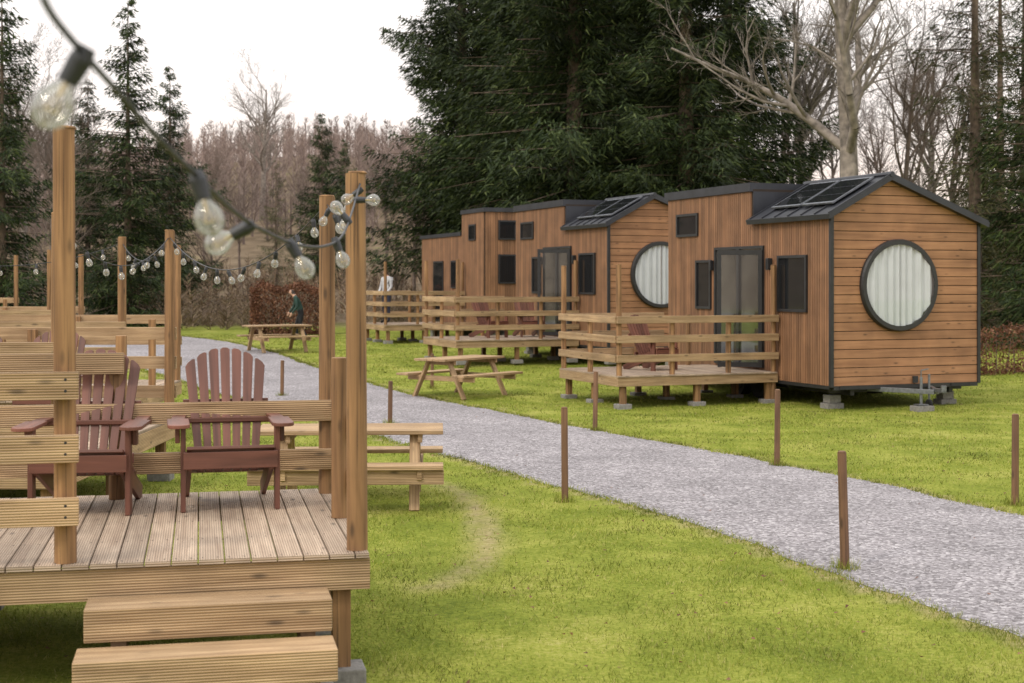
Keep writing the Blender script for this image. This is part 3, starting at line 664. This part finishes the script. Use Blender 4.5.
def cabin_deck(x,y,dz,wl=3.3,ch=1):
    e=empty('wooden_deck',(x,y,dz),A2); zt=0.58; x0,x1,y0,y1=-wl,-0.06,1.6,4.15
    deck_core(e,x0,x1,y0,y1,zt,nsup=3,fas=.16)
    P_=[]
    for (a,b_,t) in ((x0+.06,y0+.07,1),(x0+1.1,y0+.07,0),(x1-.06,y0+.07,1),(x1-1.0,y0+.07,0),(x0+.06,(y0+y1)/2,0),(x0+.06,y1-.07,1),(x0+1.6,y1-.07,0),(x1-.5,y1-.07,0)):
        P_.append((a,b_,zt if not(a>x1-.1) else 0.05,zt+(1.95 if t else 1.0)))
    smooth_obj(posts(e,P_,r=.05,n=10))
    b=B()
    for z1 in (1.04,.70,.36):
        b.mm(x0-.02,x1,y0-.035,y0+.015,zt+z1-.13,zt+z1); b.mm(x0-.045,x0,y0+.018,y1-.05,zt+z1-.13,zt+z1); b.mm(x0,x1-1.0,y1-.01,y1+.035,zt+z1-.13,zt+z1)
    b.obj('rails',M_board,e,bevel=.004)
    for k in range(ch): chair('adirondack_chair',e,x0+1.5+k*1.0,y0+1.1+.1*k,zt,0.35-.4*k,bev=0)
    return e
cabin(5.5,24.5,0.0); cabin(2.31,34.0,0.24)
cabin_deck(5.5,24.5,0.0); cabin_deck(2.31,34.0,0.24,ch=2)
O3=(-0.85,43.5,0.33); e=empty('tiny_house',O3,A2)
b=B(); b.mm(.02,W_-.02,.02,2.0,FL,4.1); b.mm(.02,W_-.02,2.002,6.2,FL,3.42); b.obj('wall_core',M_dark,e)
b=B()
for i in range(38):
    xx=.04+(W_-.08)*(i+.5)/38; b.mm(xx-.036,xx+.036,-.012,.018,FL,4.05)
for i in range(80):
    yy=.04+6.1*(i+.5)/80; zt=4.05 if yy<2 else 3.38; b.mm(-.012,.018,yy-.033,yy+.033,FL,zt); b.mm(W_-.018,W_+.012,yy-.033,yy+.033,FL,zt)
b.obj('vertical_cladding',M_slat,e)
b=B(); b.mm(-.05,W_+.05,-.06,2.05,4.052,4.18); b.mm(-.05,W_+.05,2.053,6.25,3.383,3.5); b.obj('roof',M_roof,e)
b=B(); g=B()
for (x0,x1,z0,z1) in ((.45,1.15,3.2,3.8),(.45,1.15,1.85,2.75),(1.9,2.6,1.85,2.75)):
    b.mm(x0,x1,-.05,-.013,z0,z1); g.mm(x0+.05,x1-.05,-.056,-.051,z0+.05,z1-.05)
for (y0,y1,z0,z1) in ((.7,1.3,3.2,3.7),(2.4,3.0,1.7,2.6),(3.8,4.8,.6,2.6)):
    b.mm(-.05,-.013,y0,y1,z0,z1); g.mm(-.056,-.051,y0+.05,y1-.05,z0+.05,z1-.05)
b.obj('window_frames',M_black,e); g.obj('window_glass',M_glassd,e)
b=B()
for xx in (.4,1.5,2.7):
    for yy in (.3,3,5.8): b.box((xx,yy,.2),(.36,.24,.42))
b.obj('concrete_blocks',M_conc,e)
cabin_deck(-0.85,43.5,0.33,wl=2.7,ch=0)

# ---------------------------------------------------------------- roadside stakes
for (px,py,h) in [(845,570,.91),(777,466,.92),(595,431,.88),(565,502,.95),(390,425,.68),(1015,505,.9),(282,397,.7),(432,388,.7)]:
    x,y,z=unp(px,py); e=empty('roadside_post',(x,y,z),random.random()); e.rotation_euler=(random.uniform(-.025,.025),random.uniform(-.03,.03),random.random()*3)
    b=B(); b.cyl((0,0,-.15),(0,0,h-.01),.036,.034,n=10,caps=False); b.cyl((0,0,h-.0102),(0,0,h+.004),.034,.026,n=10); smooth_obj(b.obj('stake',M_stake,e))
    g=np.random.default_rng(int(px)); n=160; a=g.random(n)*6.28; rr=g.uniform(.02,.12,n); p=np.c_[np.cos(a)*rr,np.sin(a)*rr,np.zeros(n)]
    Vv,T=tris(p,p+np.c_[g.normal(0,.03,n),g.normal(0,.03,n),g.uniform(.04,.13,n)],np.c_[np.cos(a+1),np.sin(a+1),0*a]*.006); npmesh('grass_tuft',Vv,T,M_grass,e)

# ---------------------------------------------------------------- picnic tables
def picnic(x,y,rz,L=1.8):
    e=empty('picnic_table',(x,y,G(x,y)),rz); b=B()
    for i in range(5): yy=-.31+i*.155; b.mm(-L/2,L/2,yy-.072,yy+.072,.71,.752)
    b.obj('table_top',M_board,e,bevel=.004)
    b=B()
    for s in (-1,1):
        for k in (0,1): yy=s*(.62+.15*k); b.mm(-L/2,L/2,yy-.07,yy+.07,.42,.462)
    b.obj('seats',M_board,e,bevel=.004)
    b=B()
    for xx in (-L/2+.28,L/2-.28):
        for s in (-1,1): b.beam((xx,s*.25,.705),(xx,s*.62,.0),.05,.1,up=(1,0,0))
        b.mm(xx+.03,xx+.075,-.82,.82,.325,.418); b.mm(xx+.03,xx+.075,-.36,.36,.63,.708)
    b.obj('legs',M_board,e,bevel=.004); return e
picnic(-1.0,27.4,R(52)); 
e=picnic(-1.62,14.3,R(3),1.85)
b=B(); b.mm(-.93,.93,-.80,-.76,.28,.415); b.obj('seat_apron',M_board,e,bevel=.004)
picnic(-6.6,40,R(30)); 
# ---------------------------------------------------------------- string lights
def bulb(B1,B2,B3,p,d,s=1.0):
    d=Vector(d).normalized(); B1.cyl(p-d*0.012*s,p+d*0.010*s,.013*s,.019*s,n=12); B1.cyl(p+d*.0101*s,p+d*.05*s,.0185*s,.016*s,n=12)
    prof=[(.012,.048),(.014,.056),(.022,.066),(.029,.080),(.031,.094),(.028,.109),(.019,.120),(.008,.126),(.0005,.128)]
    B2.lathe(p,[(r*s,h*s) for r,h in prof],axis=d,n=16)
    B3.cyl(p+d*.05*s,p+d*.072*s,.005*s,.004*s,n=6); a=d.orthogonal().normalized()
    for k in (-1,1): B3.cyl(p+d*.07*s,p+d*.098*s+a*.011*k*s,.0012*s,n=4); 
    B3.cyl(p+d*.098*s+a*.011*s,p+d*.098*s-a*.011*s,.0014*s,n=4)
def string(pts,bulbs=None,rad=.004,sag=None,nb=8,seed=1,s=1.0):
    rd=random.Random(seed); e=empty('string_lights')
    pts=[Vector(p) for p in pts]
    if sag is not None:
        a,c=pts; pts=[a.lerp(c,t)+Vector((0,0,-4*sag*t*(1-t))) for t in np.linspace(0,1,25)]
    else:
        A=np.array(pts); out=[]
        for i in range(len(A)-1):
            p0=A[max(i-1,0)];p1=A[i];p2=A[i+1];p3=A[min(i+2,len(A)-1)]
            for t in np.linspace(0,1,8,endpoint=False): out.append(Vector(0.5*((2*p1)+(-p0+p2)*t+(2*p0-5*p1+4*p2-p3)*t*t+(-p0+3*p1-3*p2+p3)*t**3)))
        out.append(pts[-1]); pts=out
    cu=bpy.data.curves.new('cable','CURVE'); cu.dimensions='3D'; cu.bevel_depth=rad; cu.bevel_resolution=3
    sp=cu.splines.new('POLY'); sp.points.add(len(pts)-1)
    for i,p in enumerate(pts): sp.points[i].co=(*p,1)
    cu.materials.append(M_cable); o=bpy.data.objects.new('cable',cu); bpy.context.collection.objects.link(o); o.parent=e
    B1,B2,B3=B(),B(),B()
    if bulbs is None:
        bulbs=[]
        for k in range(nb):
            t=(k+.5+rd.uniform(-.12,.12))/nb*(len(pts)-1); i=int(t); p=pts[i].lerp(pts[min(i+1,len(pts)-1)],t-i); bulbs.append((p-Vector((0,0,.015)),(rd.gauss(0,.35),rd.gauss(0,.35),-1)))
    for p,d in bulbs: bulb(B1,B2,B3,Vector(p),d,s)
    B1.obj('sockets',M_cable,e,smooth=False); B2.obj('bulbs',M_bulb,e,smooth=True); B3.obj('filaments',M_fil,e)
cab=[at(30,-40,1.75),at(48,8,1.95),at(78,47,2.1),at(118,92,2.35),at(160,140,2.6),at(197,176,2.9),at(230,208,3.3),at(262,230,3.8),at(298,245,4.6),at(325,246,5.5),at(342,236,6.4),at(352,212,7.2),at(360,184,7.85)]
bl=[]
for (a,c,Yd) in [((84,54),(55,103),2.12),((197,176),(208,215),2.9),((250,226),(222,241),3.6),((290,243),(304,267),4.4),((335,240),(342,258),6.0),((349,222),(343,215),6.9),((356,200),(373,200),7.5),((361,190),(352,196),7.8)]:
    p=at(*a,Yd); q=at(*c,Yd); bl.append((p,(q-p)))
string(cab,bl,rad=.0055)
def dl(D_,x,y,z):
    return Matrix.Translation(D_.location)@Matrix.Rotation(D_.rotation_euler.z,4,'Z')@Vector((x,y,z))
top_fr=dl(D,-.06,.10,2.76); top_br=dl(D,-.04,2.28,2.76)
n1b=dl(N1,-.06,4.02,2.72); n1f=dl(N1,-.06,.08,2.72); n2f=dl(N2,-.06,.08,2.72)
string([top_br,n1b],sag=.42,nb=11,seed=2,rad=.005); string([top_fr,top_br],sag=.12,nb=5,seed=3)
string([n1b,n2f],sag=.25,nb=5,seed=4,rad=.005); string([n1b,n1f],sag=.35,nb=7,seed=5,rad=.005)
string([n2f,dl(N2,-3.14,.08,2.72)],sag=.3,nb=7,seed=6,rad=.005)

# ---------------------------------------------------------------- people
M_skin=plain('skin',(0.45,0.26,0.18),rough=.6,bump=0,amt=.05)
M_hair=plain('hair',(0.03,0.02,0.015),rough=.7)
def person(name,loc,rz,J,cols):
    bones=[('pel','sp','t'),('sp','ch','t'),('ch','nk','s'),('nk','hd','s'),('hd','ht','h'),('hd','no','s')]
    for s in 'LR':
        bones+=[('pel','hip'+s,'p'),('hip'+s,'kn'+s,'p'),('kn'+s,'an'+s,'p'),('an'+s,'to'+s,'b'),('ch','sh'+s,'t'),('sh'+s,'el'+s,'t'),('el'+s,'wr'+s,'t'),('wr'+s,'ha'+s,'s')]
        for k in range(4): bones.append(('ha'+s,'f%d'%k+s,'s'))
        bones.append(('wr'+s,'th'+s,'s'))
        w=Vector(J['wr'+s][0]); e_=Vector(J['el'+s][0]); d=(w-e_).normalized(); sd=d.cross(Vector((0,1,0))).normalized()
        J['ha'+s]=(w+d*.08,.03)
        for k in range(4): J['f%d'%k+s]=(w+d*(.16-.012*abs(k-1.3))+sd*(.016*(k-1.5))+Vector((0,0,0)),.009)
        J['th'+s]=(w+d*.07+sd*(-.05),.011)
    hd=Vector(J['hd'][0])
    names=list(J); idx={n:i for i,n in enumerate(names)}
    me=bpy.data.meshes.new('body'); me.from_pydata([tuple(J[n][0]) for n in names],[(idx[a],idx[b_]) for a,b_,_ in bones],[])
    o=bpy.data.objects.new('body',me); bpy.context.collection.objects.link(o)
    md=o.modifiers.new('skin','SKIN'); md.use_smooth_shade=True
    if not me.skin_vertices: return
    sv=me.skin_vertices[0].data
    for n in names: r=J[n][1]; sv[idx[n]].radius=(r,r) if not isinstance(r,tuple) else r
    sv[idx['pel']].use_root=True
    sb=o.modifiers.new('sub','SUBSURF'); sb.levels=2; sb.render_levels=2
    dg=bpy.context.evaluated_depsgraph_get(); m2=bpy.data.meshes.new_from_object(o.evaluated_get(dg)); bpy.data.objects.remove(o)
    m2.materials.clear()
    order=['t','p','s','h','b']; mats=[cols['t'],cols['p'],M_skin,M_hair,cols['b']]
    for m_ in mats: m2.materials.append(m_)
    for pl in m2.polygons:
        c=pl.center; best=9;reg='t'
        for a,b_,g in bones:
            A_=Vector(J[a][0]);C_=Vector(J[b_][0]); ab=C_-A_; t=max(0,min(1,(c-A_).dot(ab)/max(ab.length_squared,1e-9))); dd=(c-(A_+ab*t)).length-0.6*(J[a][1]*(1-t)+J[b_][1]*t)
            if dd<best: best=dd;reg=g
        if reg in 'hs' and (c-hd).length<.2:
            fwd=(Vector(J['no'][0])-hd).normalized(); reg='s' if ((c-hd).dot(fwd)>.02 and c.z<hd.z+.07) or c.z<hd.z-.07 else 'h'
        pl.material_index=order.index(reg); pl.use_smooth=True
    e=empty(name,loc,rz); o=bpy.data.objects.new('body',m2); bpy.context.collection.objects.link(o); o.parent=e
    return e
J={'pel':((0,0,.96),.135),'sp':((-.06,0,1.14),.125),'ch':((-.15,0,1.35),.135),'nk':((-.22,0,1.47),.055),'hd':((-.285,0,1.575),.085),'ht':((-.30,0,1.67),.07),'no':((-.395,0,1.555),.018),
'hipL':((0,.10,.90),.095),'knL':((-.16,.11,.50),.062),'anL':((-.10,.11,.09),.042),'toL':((-.25,.12,.035),.04),
'hipR':((0,-.10,.90),.095),'knR':((-.02,-.11,.49),.062),'anR':((.20,-.11,.10),.042),'toR':((.07,-.12,.035),.04),
'shL':((-.16,.19,1.39),.062),'elL':((-.22,.24,1.12),.048),'wrL':((-.36,.20,.92),.034),
'shR':((-.16,-.19,1.39),.062),'elR':((-.12,-.25,1.12),.048),'wrR':((-.28,-.24,.90),.034)}
c1={'t':plain('jacket_dark',(0.012,0.04,0.032),rough=.8),'p':plain('trousers',(0.012,0.012,0.016),rough=.9),'b':M_rub}
x,y,z=unp(301,341); person('walking_person',(x,y,z),0.15,dict(J),c1)
J2=dict(J); 
for k,v in {'pel':((0,0,.96),.135),'sp':((0,0,1.16),.125),'ch':((-.01,0,1.38),.135),'nk':((-.02,0,1.51),.055),'hd':((-.03,0,1.61),.085),'ht':((-.03,0,1.70),.07),'no':((-.135,0,1.59),.018),
 'knL':((-.02,.11,.50),.062),'anL':((0,.11,.09),.042),'toL':((-.15,.12,.035),.04),'knR':((-.02,-.11,.5),.062),'anR':((0,-.11,.09),.042),'toR':((-.15,-.12,.035),.04),
 'shL':((0,.19,1.43),.062),'elL':((-.02,.25,1.16),.048),'wrL':((-.16,.2,.98),.034),'shR':((0,-.19,1.43),.062),'elR':((-.02,-.25,1.16),.048),'wrR':((-.16,-.2,.98),.034)}.items(): J2[k]=v
c2={'t':plain('jacket_light',(0.42,0.42,0.44),rough=.8),'p':plain('trousers_blue',(0.03,0.035,0.06),rough=.9),'b':M_rub}
person('standing_person',(-4.0,45.4,0.33+.58),0.8,J2,c2)

# ---------------------------------------------------------------- light, world, camera
el,az=R(42),R(225)
sd=Vector((math.sin(az)*math.cos(el),math.cos(az)*math.cos(el),math.sin(el)))
sl=bpy.data.lights.new('sun','SUN'); sl.energy=1.5; sl.angle=R(11); sl.color=(1,.90,.76)
so=bpy.data.objects.new('sun',sl); bpy.context.collection.objects.link(so); so.rotation_euler=sd.to_track_quat('Z','Y').to_euler()
w=bpy.data.worlds.new('World'); bpy.context.scene.world=w; w.use_nodes=True; nt=w.node_tree; L=nt.links; bg=nt.nodes['Background']
sky=nt.nodes.new('ShaderNodeTexSky'); sky.sky_type='NISHITA'; sky.sun_disc=False; sky.sun_elevation=el; sky.sun_rotation=az
tc=nt.nodes.new('ShaderNodeTexCoord'); sp=nt.nodes.new('ShaderNodeSeparateXYZ'); L.new(tc.outputs['Generated'],sp.inputs[0])
rp=ramp(nt,[(0.0,(0.60,0.47,0.39)),(0.05,(0.72,0.59,0.51)),(0.12,(0.80,0.73,0.69)),(0.30,(0.95,0.92,0.90)),(1.0,(1.32,1.31,1.30))]); L.new(sp.outputs[2],rp.inputs[0])
nz=nt.nodes.new('ShaderNodeTexNoise'); nz.inputs['Scale'].default_value=2.2; nz.inputs['Detail'].default_value=6
mp=nt.nodes.new('ShaderNodeMapping'); mp.inputs['Scale'].default_value=(1,1,3.5); L.new(tc.outputs['Generated'],mp.inputs[0]); L.new(mp.outputs[0],nz.inputs['Vector'])
mr=nt.nodes.new('ShaderNodeMapRange'); mr.inputs[1].default_value=.3; mr.inputs[2].default_value=.7; mr.inputs[3].default_value=10.5; mr.inputs[4].default_value=14.0; L.new(nz.outputs[0],mr.inputs[0])
vm=nt.nodes.new('ShaderNodeVectorMath'); vm.operation='SCALE'; L.new(rp.outputs[0],vm.inputs[0]); L.new(mr.outputs[0],vm.inputs['Scale'])
mx=nt.nodes.new('ShaderNodeMix'); mx.data_type='RGBA'; mx.inputs[0].default_value=.92; L.new(sky.outputs[0],mx.inputs[6]); L.new(vm.outputs[0],mx.inputs[7])
L.new(mx.outputs[2],bg.inputs[0]); bg.inputs[1].default_value=0.135
cd=bpy.data.cameras.new('camera'); co=bpy.data.objects.new('camera',cd); bpy.context.collection.objects.link(co)
cd.sensor_width=36; cd.lens=50; cd.shift_y=-(341.5-HZ)/1024; co.location=(0,0,CH); co.rotation_euler=(R(90),0,0); cd.clip_start=.05; cd.clip_end=2000
cd.dof.use_dof=True; cd.dof.focus_distance=13; cd.dof.aperture_fstop=3.5
bpy.context.scene.camera=co
sc_=bpy.context.scene; sc_.view_settings.view_transform='Standard'; sc_.view_settings.look='None'; sc_.view_settings.exposure=0
